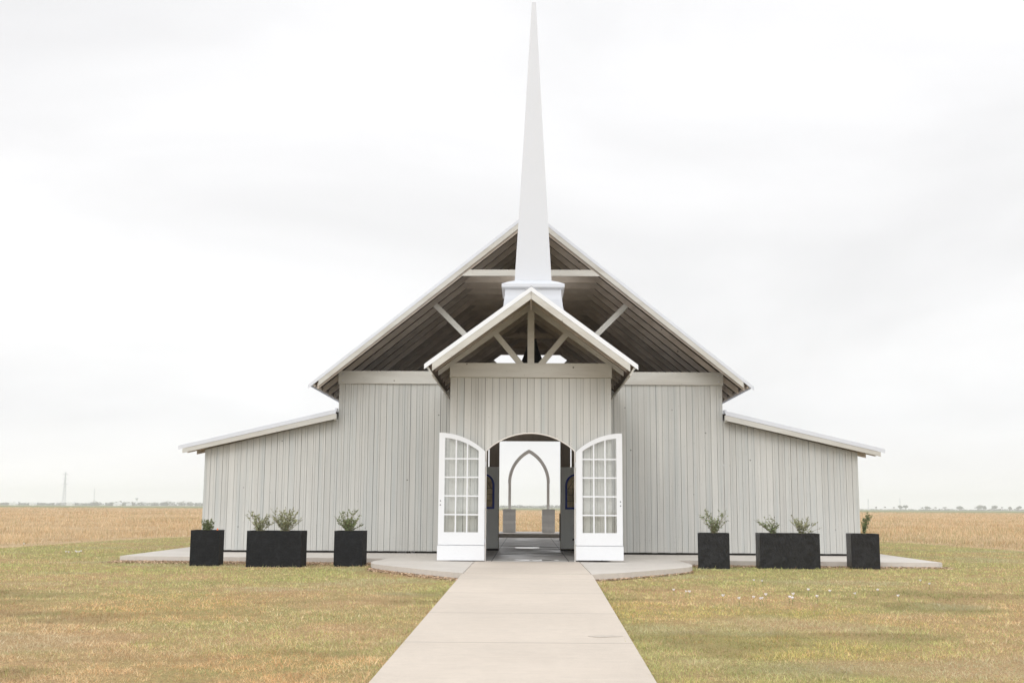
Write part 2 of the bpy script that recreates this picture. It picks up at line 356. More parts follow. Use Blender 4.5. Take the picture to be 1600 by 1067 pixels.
# ------------------------------------------------------------------ chapel
chapel = empty('chapel', (0, 22.5, FL)); CH = Vector((0, 22.5, FL))
tag(chapel, 'grey board-sided open chapel with gabled porch, low side wings and tall white steeple', 'chapel')
def part(mb, name, mat, parent=chapel, smooth=False):
    o = mb.build(name, mat, None, smooth); 
    # geometry is written in world coordinates; keep it there under the parent
    o.parent = parent
    if parent is chapel: o.matrix_parent_inverse = Matrix.Translation(-CH)
    return o
YP, YW, YB = 22.5, 26.1, 39.5
PITCH = .138
def boards(mb, x0, x1, zb, zt, yf, th=.022, gap=.0055, arch=None, side=1, jitter=.003):
    """vertical boards in the XZ plane whose front faces stand at yf (side=1: facing -Y)"""
    n = max(1, round((x1-x0)/PITCH)); w = (x1-x0)/n
    for i in range(n):
        a, b = x0+i*w+(gap/2 if i else 0), x0+(i+1)*w-(gap/2 if i < n-1 else 0)
        g2 = gap*random.uniform(.6, 1.7)-gap; b -= max(g2, 0)
        j = random.uniform(0, jitter); tn = min(1, max(0, random.gauss(.5, .22)))
        if random.random() < .08: tn = min(1, max(0, tn-.35))
        z0 = zb+random.uniform(0, .006); pts = [(a, z0), (b, z0)]
        if arch and a < arch[0] and b > -arch[0]:
            k = 6; cuts = [a+(b-a)*q/k for q in range(k+1)]
            pts = [(c, arch[1](c)) for c in cuts] if abs(a) <= arch[0] and abs(b) <= arch[0] else None
            if pts is None:      # a board that straddles the jamb
                e = arch[0] if b > arch[0] else -arch[0]
                if b > arch[0]: pts = [(a, arch[1](a)), ((a+e)/2, arch[1]((a+e)/2)), (e, arch[1](e)), (e, z0), (b, z0)]
                else: pts = [(a, z0), (e, z0), (e, arch[1](e)), ((b+e)/2, arch[1]((b+e)/2)), (b, arch[1](b))]
        poly = pts+[(b, zt(b)), (a, zt(a))]
        if side == 1 and len(pts) == 2 and random.random() < .55:      # a finer score line down some boards
            c = a+(b-a)*random.choice((.36, .5, .64)); t2 = min(1, max(0, tn+random.uniform(-.12, .12)))
            mb.prism([(a, z0), (c-.0014, z0), (c-.0014, zt(c)), (a, zt(a))], yf+j, yf+th, tn)
            mb.prism([(c+.0014, z0), (b, z0), (b, zt(b)), (c+.0014, zt(c))], yf+j, yf+th, t2)
        elif side == 1: mb.prism(poly, yf+j, yf+th, tn)
        else: mb.prism(poly, yf-th, yf-j, tn)
def side_boards(mb, y0, y1, zb, zt, x, out, th=.022):
    n = round((y1-y0)/PITCH); w = (y1-y0)/n
    for i in range(n):
        a, b = y0+i*w+(.004 if i else 0), y0+(i+1)*w-(.004 if i < n-1 else 0)
        j = random.uniform(0, .002); tn = min(1, max(0, random.gauss(.5, .22)))
        xa, xb = (x-th, x-j) if out > 0 else (x+j, x+th)
        mb.prism([(a, zb), (b, zb), (b, zt), (a, zt)], xa, xb, tn, ax='x')

BASE = FL+.045                                # boards stop short of the floor
WT = lambda x: 3.363-.236*(abs(x)-4.48)-.20   # top of the wing walls
# nave front walls, beside the porch
for s in (-1, 1):
    m = MB(); a, b = sorted((s*1.66, s*4.455)); boards(m, a, b, BASE, lambda x: 3.985, YW)
    m2 = MB(); m2.box(a+.004, b-.004, YW+.022, YW+.032, BASE+.004, 4.2)
    w = part(m, 'nave_front_wall', M['siding']); q = part(m2, 'backing', M['darkboard'], w)
    m = MB(); a, b = sorted((s*4.462, s*7.53)); boards(m, a, b, BASE, WT, YW+.004)
    m2 = MB(); m2.prism([(a+.004, BASE+.004), (b-.004, BASE+.004), (b-.004, WT(b)-.003), (a+.004, WT(a)-.003)], YW+.026, YW+.036)
    w = part(m, 'wing_front_wall', M['siding']); part(m2, 'backing', M['darkboard'], w)
    m = MB(); side_boards(m, YW+.037, YB, BASE, WT(7.53)+.02, s*7.53, s); m.box(*sorted((s*7.47, s*7.508)), YW+.04, YB-.03, BASE, WT(7.53), .4)
    part(m, 'wing_side_wall', M['siding'])
    m = MB(); boards(m, *sorted((s*4.462, s*7.53)), BASE, WT, YB+.03, side=-1); part(m, 'wing_rear_wall', M['siding'])
    m = MB(); side_boards(m, YW+.033, YB, FL+.01, 4.2, s*4.455, s)
    part(m, 'nave_side_wall', M['siding'])
    m = MB(); m.box(*sorted((s*4.38, s*4.43)), YW+.04, YB, FL+.01, 4.18)
    part(m, 'nave_lining', M['inner'])
    m = MB(); side_boards(m, YP+.024, YW-.002, BASE, 3.9, s*1.613, s); m.box(*sorted((s*1.575, s*1.59)), YP+.03, YW, BASE, 3.9)
    part(m, 'porch_side_wall', M['siding'])
    # near-black sill strip painting the darkness of the slot below the boards, interrupted where daylight shows through
    m = MB(); m.box(*sorted((s*(1.64 if s > 0 else 3.05), s*4.40)), YW+.04, YW+.13, FL+.004, BASE+.01)
    if s < 0: m.box(-2.62, -1.64, YW+.04, YW+.13, FL+.004, BASE+.01); m.box(-2.82, -2.74, YW+.04, YW+.13, FL+.004, BASE+.01)
    m.box(*sorted((s*4.47, s*7.50)), YW+.04, YW+.13, FL+.004, BASE+.01)
    part(m, 'sill', M['darkboard'])
# porch front with its arched doorway
AW, AS, AR = .892, 2.27, .365
RAD = (AW*AW+AR*AR)/(2*AR)
def archz(x, off=0.0):
    r = RAD-off; x = min(abs(x), r); return AS+AR-RAD+math.sqrt(max(r*r-x*x, 0))
m = MB(); boards(m, -1.613, 1.613, BASE-.02, lambda x: 3.735, YP, arch=(AW, archz))
wall = part(m, 'porch_front_wall', M['siding'])
m = MB(); K = 24
pts = [(-1.605, 3.73), (-1.605, BASE), (-AW-.002, BASE), (-AW-.002, AS)]+[(-AW+2*AW*i/K, archz(-AW+2*AW*i/K)+.003) for i in range(K+1)]+[(AW+.002, AS), (AW+.002, BASE), (1.605, BASE), (1.605, 3.73)]
def arched_wall(mb, y0, y1, inner, outer_x, top, bottom):
    # inner: list of (x,z) of the opening edge from left foot to right foot
    for (a, b) in zip(inner[:-1], inner[1:]):
        if abs(b[0]-a[0]) > 1e-4: mb.prism([a, b, (b[0], top), (a[0], top)], y0, y1)
    mb.prism([(-outer_x, bottom), (inner[0][0], bottom), (inner[0][0], top), (-outer_x, top)], y0, y1)
    mb.prism([(inner[-1][0], bottom), (outer_x, bottom), (outer_x, top), (inner[-1][0], top)], y0, y1)
inner = [(-AW+2*AW*i/K, archz(-AW+2*AW*i/K)+.003) for i in range(K+1)]
arched_wall(m, YP+.022, YP+.034, inner, 1.605, 3.73, BASE)
part(m, 'backing', M['darkboard'], wall)
m = MB()
for i in range(K):
    xa, xb = -AW+2*AW*i/K, -AW+2*AW*(i+1)/K
    m.prism([(xa, archz(xa)-.018), (xb, archz(xb)-.018), (xb, archz(xb)-.001), (xa, archz(xa)-.001)], YP-.004, YP+.16)
m.box(-AW, -AW+.018, YP-.004, YP+.16, FL+.005, AS-.004); m.box(AW-.018, AW, YP-.004, YP+.16, FL+.005, AS-.004)
part(m, 'arch_lining', M['archpaint'])
# header beams
m = MB(); m.box(-1.625, 1.625, YP-.045, YP+.10, 3.738, 4.025); part(m, 'porch_header_beam', M['trimwood'])
m = MB(); m.box(-4.475, 4.475, YW-.045, YW+.10, 3.988, 4.285); part(m, 'nave_header_beam', M['trimwood'])
m = MB(); m.box(-4.475, 4.475, YB-.05, YB+.10, 3.988, 4.285); part(m, 'rear_header_beam', M['rafter'])
for s in (-1, 1):
    m = MB(); m.box(*sorted((s*4.30, s*4.475)), YW+.11, YB-.06, 4.20, 4.32); part(m, 'top_plate', M['rafter'])
    m = MB(); m.box(*sorted((s*1.50, s*1.605)), YP+.11, YW-.05, 3.90, 4.02); part(m, 'top_plate', M['rafter'])
    for z in (4.06, 4.21):
        m = MB(); m.lathe([(.018, -.006), (.018, .006)], n=8)
        o = m.build('bolt', M['metal'], chapel, loc=(s*4.37, YW-.052-22.5, z-FL)); o.rotation_euler = (math.pi/2, 0, 0)

# ---- main roof
RZ, RS = 7.96, .812          # ridge height and slope of the outer face
YF = 25.30
EX = 5.03
def slope_sheet(mb, z0, sl, xa, xb, th, y0, y1, s, t=.5):
    mb.prism([(s*xa, z0-sl*xa-th), (s*xb, z0-sl*xb-th), (s*xb, z0-sl*xb), (s*xa, z0-sl*xa)], y0, y1, t)
def roof(z0, sl, ex, y0, y1, trim_h, trimmat, fasc, fasc_x, deck_x, name, ribs=.305):
    for s in (-1, 1):
        m = MB(); slope_sheet(m, z0-.006, sl, 0.0 if s < 0 else 0.002, ex-.01, .02, y0+.012, y1-.012, s)
        n = int((y1-y0-.2)/ribs)
        for i in range(n+1):
            y = y0+.1+i*ribs; slope_sheet(m, z0+.022, sl, .1, ex-.006, .055, y, y+.028, s)
        part(m, name, M['metal'])
        m = MB(); slope_sheet(m, z0, sl, .001, ex, trim_h, y0, y0+.011, s); part(m, 'rake_trim', trimmat)
        m = MB(); slope_sheet(m, z0+.001, sl, .001, ex, trim_h*.5, y1-.011, y1, s); part(m, 'rear_rake_trim', trimmat)
        # fascia board below the trim
        m = MB(); slope_sheet(m, z0-trim_h-.002, sl, .004, fasc_x, fasc, y0+.006, y0+.04, s); part(m, 'fascia', M['trimwood'])
        m = MB(); n = int(deck_x/.17)
        for i in range(n):
            xa, xb = i*deck_x/n+.003, (i+1)*deck_x/n-.003
            slope_sheet(m, z0-.055, sl, xa, xb, .028, y0+.045, y1-.03, s, random.random())
        part(m, 'roof_deck', M['deck'])
roof(RZ, RS, EX, YF, YB+.25, .085, M['metal'], .128, 4.80, 4.93, 'main_roof')
m = MB()
for s in (-1, 1): slope_sheet(m, RZ+.034, RS, .0, .17, .008, YF+.02, YB+.2, s)
part(m, 'ridge_cap', M['metal'])
# outriggers behind the fascia, then the rafters and collar ties
def rafter_pair(z_bot, depth, sl, x_out, y, th, mat, x_in=.02, plumb=True):
    for s in (-1, 1):
        m = MB(); zb = lambda x: z_bot-sl*x
        m.prism([(s*x_in, zb(x_in)), (s*x_out, zb(x_out)+.03), (s*x_out, zb(x_out)+depth), (s*x_in, zb(x_in)+depth)], y, y+th, random.random())
        part(m, 'rafter', mat)
k = 0; y = YF+.052
while y < YB+.1:
    rafter_pair(7.672, .165, RS, 4.83, y, .04, M['rafter'])
    m = MB(); z0, z1 = 6.40, 6.545
    m.prism([(-(7.69-z0)/RS, z0), ((7.69-z0)/RS, z0), ((7.69-z1)/RS-.0, z1), (-(7.69-z1)/RS, z1)], y-.036, y-.002 if k else y-.0015, .5 if k else .75)
    part(m, 'collar_tie', M['rafter'] if k else M['trimwood'])
    y += .752; k += 1
# purlin ends seen along the eaves
for s in (-1, 1):
    m = MB(); m.beam((s*4.90, YF+.05, RZ-.115-RS*4.90), (s*4.90, YB+.2, RZ-.115-RS*4.90), .04, .05, t=.6)
    part(m, 'eave_purlin', M['rafter'])
    m = MB(); m.beam((s*.60, YW+.05, 4.22), (s*2.31, YW+.05, 5.93), .125, .07, up=(0, 1, 0))
    part(m, 'brace', M['trimwood'])

# ---- porch roof
PZ, PS, PY = 5.335, .742, 21.15
roof(PZ, PS, 2.025, PY, YW-.05, .095, M['whitetrim'], .142, 1.875, 1.96, 'porch_roof')
m = MB()
for s in (-1, 1): slope_sheet(m, PZ+.052, PS, .0, .14, .008, PY+.16, YW-.1, s)
part(m, 'ridge_cap', M['metal'])
for s in (-1, 1):
    m = MB(); m.beam((s*1.925, PY+.045, PZ-.185-PS*1.925), (s*1.925, YW-.06, PZ-.185-PS*1.925), .03, .20, up=(s*.6, 0, 1)); part(m, 'eave_fascia', M['trimwood'])
m = MB(); m.box(-.02, .02, PY+.045, YW-.1, PZ-.235, PZ-.09); part(m, 'ridge_board', M['rafter'])
y = PY+.08; k = 0
for y in (PY+.062, PY+.62, YP-.03, YP+.62, YP+1.25, YP+1.9, YP+2.55, YP+3.2):
    rafter_pair(5.122, .145, PS, 1.86, y, .042, M['trimwood'] if abs(y-(YP-.03)) < .01 else M['rafter'], x_in=.022)
# porch truss on the header: king post and two raking struts
m = MB(); m.box(-.067, .067, YP-.028, YP+.055, 4.027, 5.10); part(m, 'king_post', M['trimwood'])
for s in (-1, 1):
    m = MB(); m.beam((s*.19, YP+.012, 3.99), (s*.72, YP+.012, 4.63), .115, .066, up=(0, 1, 0)); part(m, 'strut', M['trimwood'])
# tie beams and curved collar inside the porch
for y, z in ((YP+1.27, 4.73), (YP+2.57, 4.56)):
    m = MB(); h = (5.12-z)/PS; m.prism([(-h, z), (h, z), (h-.15, z+.115), (-h+.15, z+.115)], y+.05, y+.09); part(m, 'tie_beam', M['rafter'])
m = MB(); K = 10
for i in range(K):
    a, b = [math.radians(50+80*(i+q)/K) for q in (0, 1)]
    m.prism([(.40*math.cos(a), 4.70+.40*math.sin(a)), (.40*math.cos(b), 4.70+.40*math.sin(b)), (.44*math.cos(b), 4.70+.44*math.sin(b)), (.44*math.cos(a), 4.70+.44*math.sin(a))], YP+1.0, YP+1.05)
part(m, 'curved_collar', M['trimwood'])

# ---- wing roofs
for s in (-1, 1):
    wz = lambda x: 3.363-.236*(x-4.48)
    y0, y1 = 25.83, YB+.2
    m = MB(); m.prism([(s*4.50, wz(4.50)-.024), (s*8.07, wz(8.07)-.024), (s*8.07, wz(8.07)-.004), (s*4.50, wz(4.50)-.004)], y0+.012, y1)
    for i in range(44):
        y = y0+.12+i*.305
        if y < y1-.1: m.prism([(s*4.6, wz(4.6)-.026), (s*8.074, wz(8.074)-.026), (s*8.074, wz(8.074)+.022), (s*4.6, wz(4.6)+.022)], y, y+.028)
    part(m, 'wing_roof', M['metal'])
    m = MB(); m.prism([(s*4.475, wz(4.475)-.09), (s*8.08, wz(8.08)-.085), (s*8.08, wz(8.08)), (s*4.475, wz(4.475))], y0, y0+.011); part(m, 'rake_trim', M['metal'])
    m = MB(); m.prism([(s*4.468, wz(4.468)-.215), (s*7.98, wz(7.98)-.185), (s*7.98, wz(7.98)-.088), (s*4.468, wz(4.468)-.093)], y0+.008, y0+.05)
    part(m, 'fascia', M['trimwood'])
    m = MB(); m.prism([(s*4.475, wz(4.475)-.235), (s*4.52, wz(4.52)-.235), (s*4.52, wz(4.52)-.09), (s*4.475, wz(4.475)-.09)], y0+.051, YW-.048); part(m, 'fascia_return', M['trimwood'])
    m = MB(); m.box(*sorted((s*4.458, s*4.50)), y0+.02, YW-.01, wz(4.48)-.05, wz(4.48)+.035); part(m, 'flashing', M['metal'])
    m = MB(); m.prism([(s*4.5, wz(4.5)-.055), (s*8.0, wz(8.0)-.055), (s*8.0, wz(8.0)-.03), (s*4.5, wz(4.5)-.03)], y0+.06, y1-.03); part(m, 'roof_deck', M['deck'])
    for i in range(18):
        y = YW+.06+i*.75
        if y > YB: break
        m = MB(); m.prism([(s*4.55, wz(4.55)-.20), (s*7.96, wz(7.96)-.175), (s*7.96, wz(7.96)-.06), (s*4.55, wz(4.55)-.06)], y, y+.04, random.random()); part(m, 'rafter', M['rafter'])
# ---- inner screen wall with its doorway
Y2 = 28.0
for s in (-1, 1):
    m = MB(); a = s*.755; m.box(*sorted((a, s*1.00)), Y2, Y2+.12, FL+.01, 2.783, .45); part(m, 'screen_post', M['inner'])
    m = MB(); n = 5
    for i in range(n):
        x0, x1 = 1.03+i*.62/n, 1.03+(i+1)*.62/n-.006; m.box(*sorted((s*x0, s*x1)), Y2+.02, Y2+.05, FL+.01, 2.783, random.random())
    part(m, 'screen_wall', M['inner'])
m = MB(); m.box(-1.66, 1.66, Y2-.01, Y2+.13, 2.787, 2.965); part(m, 'screen_beam', M['inner'])
# ---- grey inner doors with arched blue windows, folded back against the screen
def rect_frame(mb, x0, x1, z0, z1, w, y0, y1):
    mb.box(x0, x0+w, y0, y1, z0, z1); mb.box(x1-w, x1, y0, y1, z0, z1); mb.box(x0+w, x1-w, y0, y1, z0, z0+w); mb.box(x0+w, x1-w, y0, y1, z1-w, z1)
for s in (-1, 1):
    xa, xb = sorted((s*.765, s*1.50)); yd0, yd1 = Y2-.075, Y2-.035; zb, zt = .165, 2.145
    cx = (xa+xb)/2; hw = .265; zs = 1.70; zw = 1.12
    ring = [(cx-hw, zw), (cx-hw, zs)]+[(cx-hw*math.cos(math.pi*i/14), zs+hw*1.05*math.sin(math.pi*i/14)) for i in range(1, 14)]+[(cx+hw, zs), (cx+hw, zw)]
    m = MB(); m.box(xa, cx-hw, yd0, yd1, zb, zt); m.box(cx+hw, xb, yd0, yd1, zb, zt); m.box(cx-hw, cx+hw, yd0, yd1, zb, zw)
    top = [p for p in ring if p[1] >= zs]
    for p, q in zip(top[:-1], top[1:]):
        if abs(p[0]-q[0]) > 1e-5: m.prism([p, q, (q[0], zt), (p[0], zt)], yd0+.0, yd1)
    rect_frame(m, xa+.003, xb-.003, zb+.002, zt-.002, .085, yd0-.008, yd0-.0005)
    rect_frame(m, xa+.14, xb-.14, zb+.2, zw-.13, .012, yd0-.005, yd0-.0004)
    door = part(m, 'inner_door', M['greypaint'])
    m = MB(); sc = lambda p, k: (cx+(p[0]-cx)*k, zw+(p[1]-zw)*k+(.045 if k < 1 else 0)*(1 if p[1] <= zw+.01 else 0))
    for p, q in zip(ring[:-1], ring[1:]):
        pi_, qi = (cx+(p[0]-cx)*.80, zw+.05+(p[1]-zw)*.90 if p[1] > zw else zw+.05), (cx+(q[0]-cx)*.80, zw+.05+(q[1]-zw)*.90 if q[1] > zw else zw+.05)
        m.prism([p, q, qi, pi_], yd0-.012, yd0+.02)
    m.prism([(cx-hw, zw), (cx+hw, zw), (cx+hw*.8, zw+.05), (cx-hw*.8, zw+.05)], yd0-.012, yd0+.02)
    part(m, 'window_frame', M['blue'], door)
    m = MB(); inr = [(cx+(p[0]-cx)*.82, zw+.045+(p[1]-zw)*.905) for p in ring]; m.prism(inr[::-1], yd0+.012, yd0+.018)
    part(m, 'stained_glass', M['stained'], door)
    m = MB()
    for xx in (cx-.075, cx+.075): m.box(xx-.005, xx+.005, yd0+.004, yd0+.011, zw+.05, zs+.02)
    for zz in (zw+.2, zw+.35, zw+.5): m.box(cx-hw*.8, cx+hw*.8, yd0+.0045, yd0+.0105, zz-.005, zz+.005)
    m.beam((cx-.2, yd0+.008, zs-.1), (cx, yd0+.008, zs+.2), .008, .008); m.beam((cx+.2, yd0+.008, zs-.1), (cx, yd0+.008, zs+.2), .008, .008)
    part(m, 'lead_bars', M['black'], door)
    m = MB(); m.box(xa, xb, yd0+.002, yd0+.03, FL+.006, zb-.012); part(m, 'under_door_shade', M['darkboard'], door)  # near-black strip standing in for the shadow under the door leaf

# ---- white arched glass doors, swung flat against the porch front
for s in (-1, 1):
    hinge = .90; free = 1.812; y0, y1 = YP-.105, YP-.062
    topf = lambda x: AS+.0+ (AR-RAD)+math.sqrt(max(RAD**2-(free-x)**2, 0)) if x <= free else AS+AR   # x measured outwards
    zo = lambda x: AS-.015+AR-RAD*1.0+math.sqrt(max(RAD**2-((free-x)*.98)**2, 0))
    zb = .134 if s < 0 else .150
    zgb, hin, fin, rail = .672, hinge+.125, free-.115, .095
    def P2(x, z): return (s*x, z)
    m = MB()
    def strip(xa, xb, lo, hi, n=1, ya=y0, yb=y1):
        for i in range(n):
            a, b = xa+(xb-xa)*i/n, xa+(xb-xa)*(i+1)/n
            m.prism([P2(a, lo(a)), P2(b, lo(b)), P2(b, hi(b)), P2(a, hi(a))], ya, yb)
    strip(hinge, hin, lambda x: .429, zo, 5); strip(fin, free, lambda x: .429, zo, 2)
    strip(hin, fin, lambda x: zo(x)-rail, zo, 10); strip(hin, fin, lambda x: .429, lambda x: zgb, 1); strip(hinge+.002, free-.002, lambda x: zb, lambda x: .4285, 1, y1-.012, y1-.001)
    door = part(m, 'glass_door', M['white'])
    m = MB(); m.prism([P2(hinge-.004, zb-.004), P2(free+.012, zb-.004), P2(free+.012, .415), P2(hinge-.004, .415)], y0-.010, y1-.0125); part(m, 'kick_panel', M['white'], door)
    m = MB(); wgl = (fin-hin); cols = [hin+wgl/3, hin+2*wgl/3]; rows = [1.013, 1.377, 1.743, 2.107]
    for c in cols: strip(c-.014, c+.014, lambda x: zgb, lambda x: zo(x)-rail, 1, y0+.006, y1-.006)
    edges = [hin]+[v for c in cols for v in (c-.014, c+.014)]+[fin]
    for r in rows:
        for a, b in zip(edges[0::2], edges[1::2]): m.prism([P2(a, r-.013), P2(b, r-.013), P2(b, r+.013), P2(a, r+.013)], y0+.008, y1-.008)
    part(m, 'muntins', M['white'], door)
    m = MB(); strip(hin, fin, lambda x: zgb, lambda x: zo(x)-rail, 8, (y0+y1)/2-.002, (y0+y1)/2+.002); part(m, 'pane', M['glass'], door)
    m = MB()
    for z in (.5, 1.2, 2.0): m.tube([(s*(hinge-.012), YP-.05, z-.05), (s*(hinge-.012), YP-.05, z+.05)], .011, 8)
    part(m, 'hinge', M['whitetrim'], door)
    m = MB(); m.lathe([(.016, 0), (.016, .02)], n=10)
    for z in (1.28, 1.20):
        mm = MB(); mm.lathe([(.011, -.004), (.011, .004)], n=8); o = mm.build('bolt_hole', M['black']); o.rotation_euler = (math.pi/2, 0, 0); o.parent = door; o.location = (s*(free-.04), y0-.004, z)

# ---- steeple
SX, SY = .042, 23.22
def sq(mb, prof, c, t=.5):
    vs = []
    for h, z in prof:
        for a, b in ((-1, -1), (1, -1), (1, 1), (-1, 1)): vs.append((c[0]+a*h, c[1]+b*h, z))
    n = len(prof); fs = [(4*i+k, 4*i+(k+1) % 4, 4*i+4+(k+1) % 4, 4*i+4+k) for i in range(n-1) for k in range(4)]
    fs += [(3, 2, 1, 0), tuple(4*(n-1)+k for k in range(4))]
    mb.add(vs, fs, t)
m = MB(); sq(m, [(.588, 5.362), (.578, 5.45), (.574, 5.585)], (SX, SY)); rz_ = lambda x: PZ+.012-PS*abs(x)
m.prism([(SX-.632, rz_(SX-.632)), (0, PZ+.012), (SX+.632, rz_(SX+.632)), (SX+.628, 5.12), (SX+.606, 5.22), (SX+.590, 5.36), (SX-.590, 5.36), (SX-.606, 5.22), (SX-.628, 5.12)], SY-.60, SY+.60)
ped = part(m, 'steeple_base', M['steeple'])
m = MB(); sq(m, [(.60, 5.575), (.628, 5.60), (.643, 5.606), (.643, 5.672), (.52, 5.735), (.39, 5.785)], (SX, SY)); part(m, 'cornice', M['steeple'], ped)
m = MB(); sq(m, [(.381, 5.78), (.307, 7.09), (.176, 9.5), (.046, 12.01), (.046, 12.02)], (SX, SY)); part(m, 'spire', M['steeple'])
# ---- bell hung in the porch
bell = MB(); bell.lathe([(.03, .62), (.07, .61), (.10, .56), (.125, .45), (.16, .33), (.21, .20), (.26, .07), (.30, 0), (.27, 0), (.17, .2), (.10, .48), (.02, .52)][::-1], n=28)
be = empty('church_bell', (.035, YP+1.5, 4.12)); tag(be, 'dark cast iron bell hanging inside the porch gable behind the king post', 'bell')
b1 = bell.build('bell_body', M['iron'], be, True); mm = MB(); mm.tube([(0, 0, .5), (0, 0, .1)], .01, 6); mm.lathe([(.01, .02), (.035, .05), (.035, .08), (.01, .11)], n=10); mm.build('clapper', M['iron'], be)
mm = MB(); mm.box(-.09, .09, -.035, .035, .60, .68); mm.tube([(0, 0, .6), (0, 0, .88)], .018, 8); mm.build('yoke', M['iron'], be)

# ------------------------------------------------------------------ wedding arch on the stage
wa = empty('wedding_arch', (0, 42, .245)); tag(wa, 'pointed taupe wooden arch standing on two square pedestals behind the chapel', 'arch')
m = MB(); z0 = .855
def curve(w, spring, rise, n=14):
    R = (w*w+rise*rise)/(2*w); c = w-R; a1 = math.acos((0-c)/R); return [(c+R*math.cos(a1*i/n), spring+R*math.sin(a1*i/n)) for i in range(n+1)]
oc, ic = curve(.775, 1.80, 1.243), curve(.66, 1.80, 1.10)
for s in (-1, 1):
    m.prism([(s*.66, z0), (s*.76, z0), (s*.76, 1.80), (s*.66, 1.80)], -.045, .045)
    for i in range(14): m.prism([(s*ic[i][0], ic[i][1]), (s*oc[i][0], oc[i][1]), (s*oc[i+1][0], oc[i+1][1]), (s*ic[i+1][0], ic[i+1][1])], -.045, .045, .5 if i % 2 else .6)
m.build('arch', M['archpaint'], wa)
for s in (-1, 1):
    m = MB(); c = s*.72
    for i in range(8): m.box(c-.235, c+.235, -.235, .235, .02+i*.103, .02+(i+1)*.103-.006, random.random())
    m.box(c-.225, c+.225, -.225, .225, 0.001, .845); m.box(c-.25, c+.25, -.25, .25, .836, .855)
    m.build('pedestal', M['pedestal'], wa)

# ------------------------------------------------------------------ pews and the black bench
def pew(y, label, x0=.985):
    r = empty('pew', (x0, y, FL+.005)); tag(r, label, 'pew', 'dark pews beside the aisle')
    for xx in (0, 2.6):
        m = MB(); m.prism([(-.25, 0), (.2, 0), (.2, .45), (.16, .50), (.2, .86), (.14, .86), (.1, .6), (-.25, .58)], xx, xx+.035, ax='x'); m.build('end_panel', M['black'], r)
    m = MB(); m.box(.04, 2.595, -.22, .12, .41, .44); m.build('seat', M['inner'], r)
    m = MB(); m.beam((.04, .13, .62), (2.595, .13, .62), .02, .4); m.build('backrest', M['inner'], r)
pew(37.0, 'dark pew at the stage end of the aisle, right side, nearest the arch'); pew(35.9, 'dark pew on the right of the aisle, second from the stage'); pew(34.8, 'dark pew on the right of the aisle, third from the stage, behind the inner door')
bn = empty('bench', (.95, 22.85, FL+.005)); tag(bn, 'black bench just inside the doorway behind the right white door', 'bench')
m = MB(); m.box(.0, .5, .02, 1.35, .38, .42); m.build('seat', M['black'], bn)
for x_, y_ in ((0, 0), (.46, 0), (0, 1.33), (.46, 1.33)):
    m = MB(); m.box(x_, x_+.04, y_, y_+.04, 0, .60 if x_ == 0 else .78); m.build('leg', M['black'], bn)
m = MB(); m.box(.47, .50, .03, 1.36, .5, .76); m.build('backrest', M['black'], bn)
for y_ in (0.0, 1.33):
    m = MB(); m.box(-.01, .46, y_, y_+.04, .601, .632); m.tube([(-.05, y_+.02, .38), (0, y_+.02, .38)], [.022, .014], 8); m.build('armrest', M['black'], bn)

# ------------------------------------------------------------------ puddles
def puddle(cx, cy, rx, ry, z, seed, n=40, mat='water'):
    r = random.Random(seed); ph = [r.uniform(0, 6.28) for _ in range(6)]; pts = []
    for i in range(n):
        a = 2*math.pi*i/n; k = 1+sum(.16/(j+1)*math.sin((j+2)*a*1+ph[j]) for j in range(6)); pts.append((cx+rx*k*math.cos(a), cy+ry*k*math.sin(a)))
    m = MB(); m.prism(pts, z, z+.0025, ax='z'); tag(m.build('puddle', M[mat]), kind='structure')
puddle(-.05, 29.9, .30, .45, FL+.006, 1)
for i, (a, b, rx, ry) in enumerate([(-.10, 22.9, .16, .14), (.16, 22.8, .20, .12), (.42, 22.95, .15, .16), (-.33, 23.0, .10, .09), (.30, 23.1, .12, .1)]): puddle(a, b, rx, ry, FL+.006, 5+i)
puddle(.66, 10.72, .15, .07, pathz(10.72)-.0035, 31, mat='wetpath')

# ------------------------------------------------------------------ planters and shrubs
def planter(x, y, w, d, h, rz, label, mat='planter'):
    r = empty('planter', (x, y, 0.0), rz); tag(r, label, 'planter', 'black box planters in front of the chapel')
    m = MB(); t = .035      # x,y is the front left corner
    m.box(0, w, 0, t, -.02, h, .5); m.box(0, w, d-t, d, -.02, h, .45); m.box(0, t, t, d-t, -.02, h, .5); m.box(w-t, w, t, d-t, -.02, h, .55)
    m.build('box', M[mat], r)
    m = MB(); nx_, ny_ = 10, 5
    for i in range(nx_):
        for j in range(ny_):
            a, b = t+(w-2*t)*i/nx_, t+(w-2*t)*(i+1)/nx_; c, e = t+(d-2*t)*j/ny_, t+(d-2*t)*(j+1)/ny_
            zz = lambda u, v: h-.07+.018*math.sin(u*31+v*17)+.01*math.sin(u*57-v*41)
            m.add([(a, c, zz(a, c)), (b, c, zz(b, c)), (b, e, zz(b, e)), (a, e, zz(a, e))], [(0, 1, 2, 3)])
    m.build('soil', M['soil'], r)
    return r
planter(-6.60, 22.12, .55, .54, .685, .085, 'square black planter farthest left, standing at the left corner of the chapel')
planter(-5.45, 21.90, 1.055, .54, .685, -.01, 'long black planter on the left side holding two bushy shrubs')
planter(-3.83, 22.28, .56, .54, .685, -.02, 'square black planter left of the door, nearest the rounded platform')
planter(3.27, 22.38, .61, .54, .685, -.15, 'square black planter right of the door, nearest the rounded platform', 'film')
planter(4.50, 22.50, 1.165, .54, .685, -.05, 'long black planter on the right side holding two sparse shrubs', 'film')
planter(6.32, 22.62, .545, .54, .685, -.10, 'square black planter farthest right, with a wrinkled front and upright shrub', 'film')

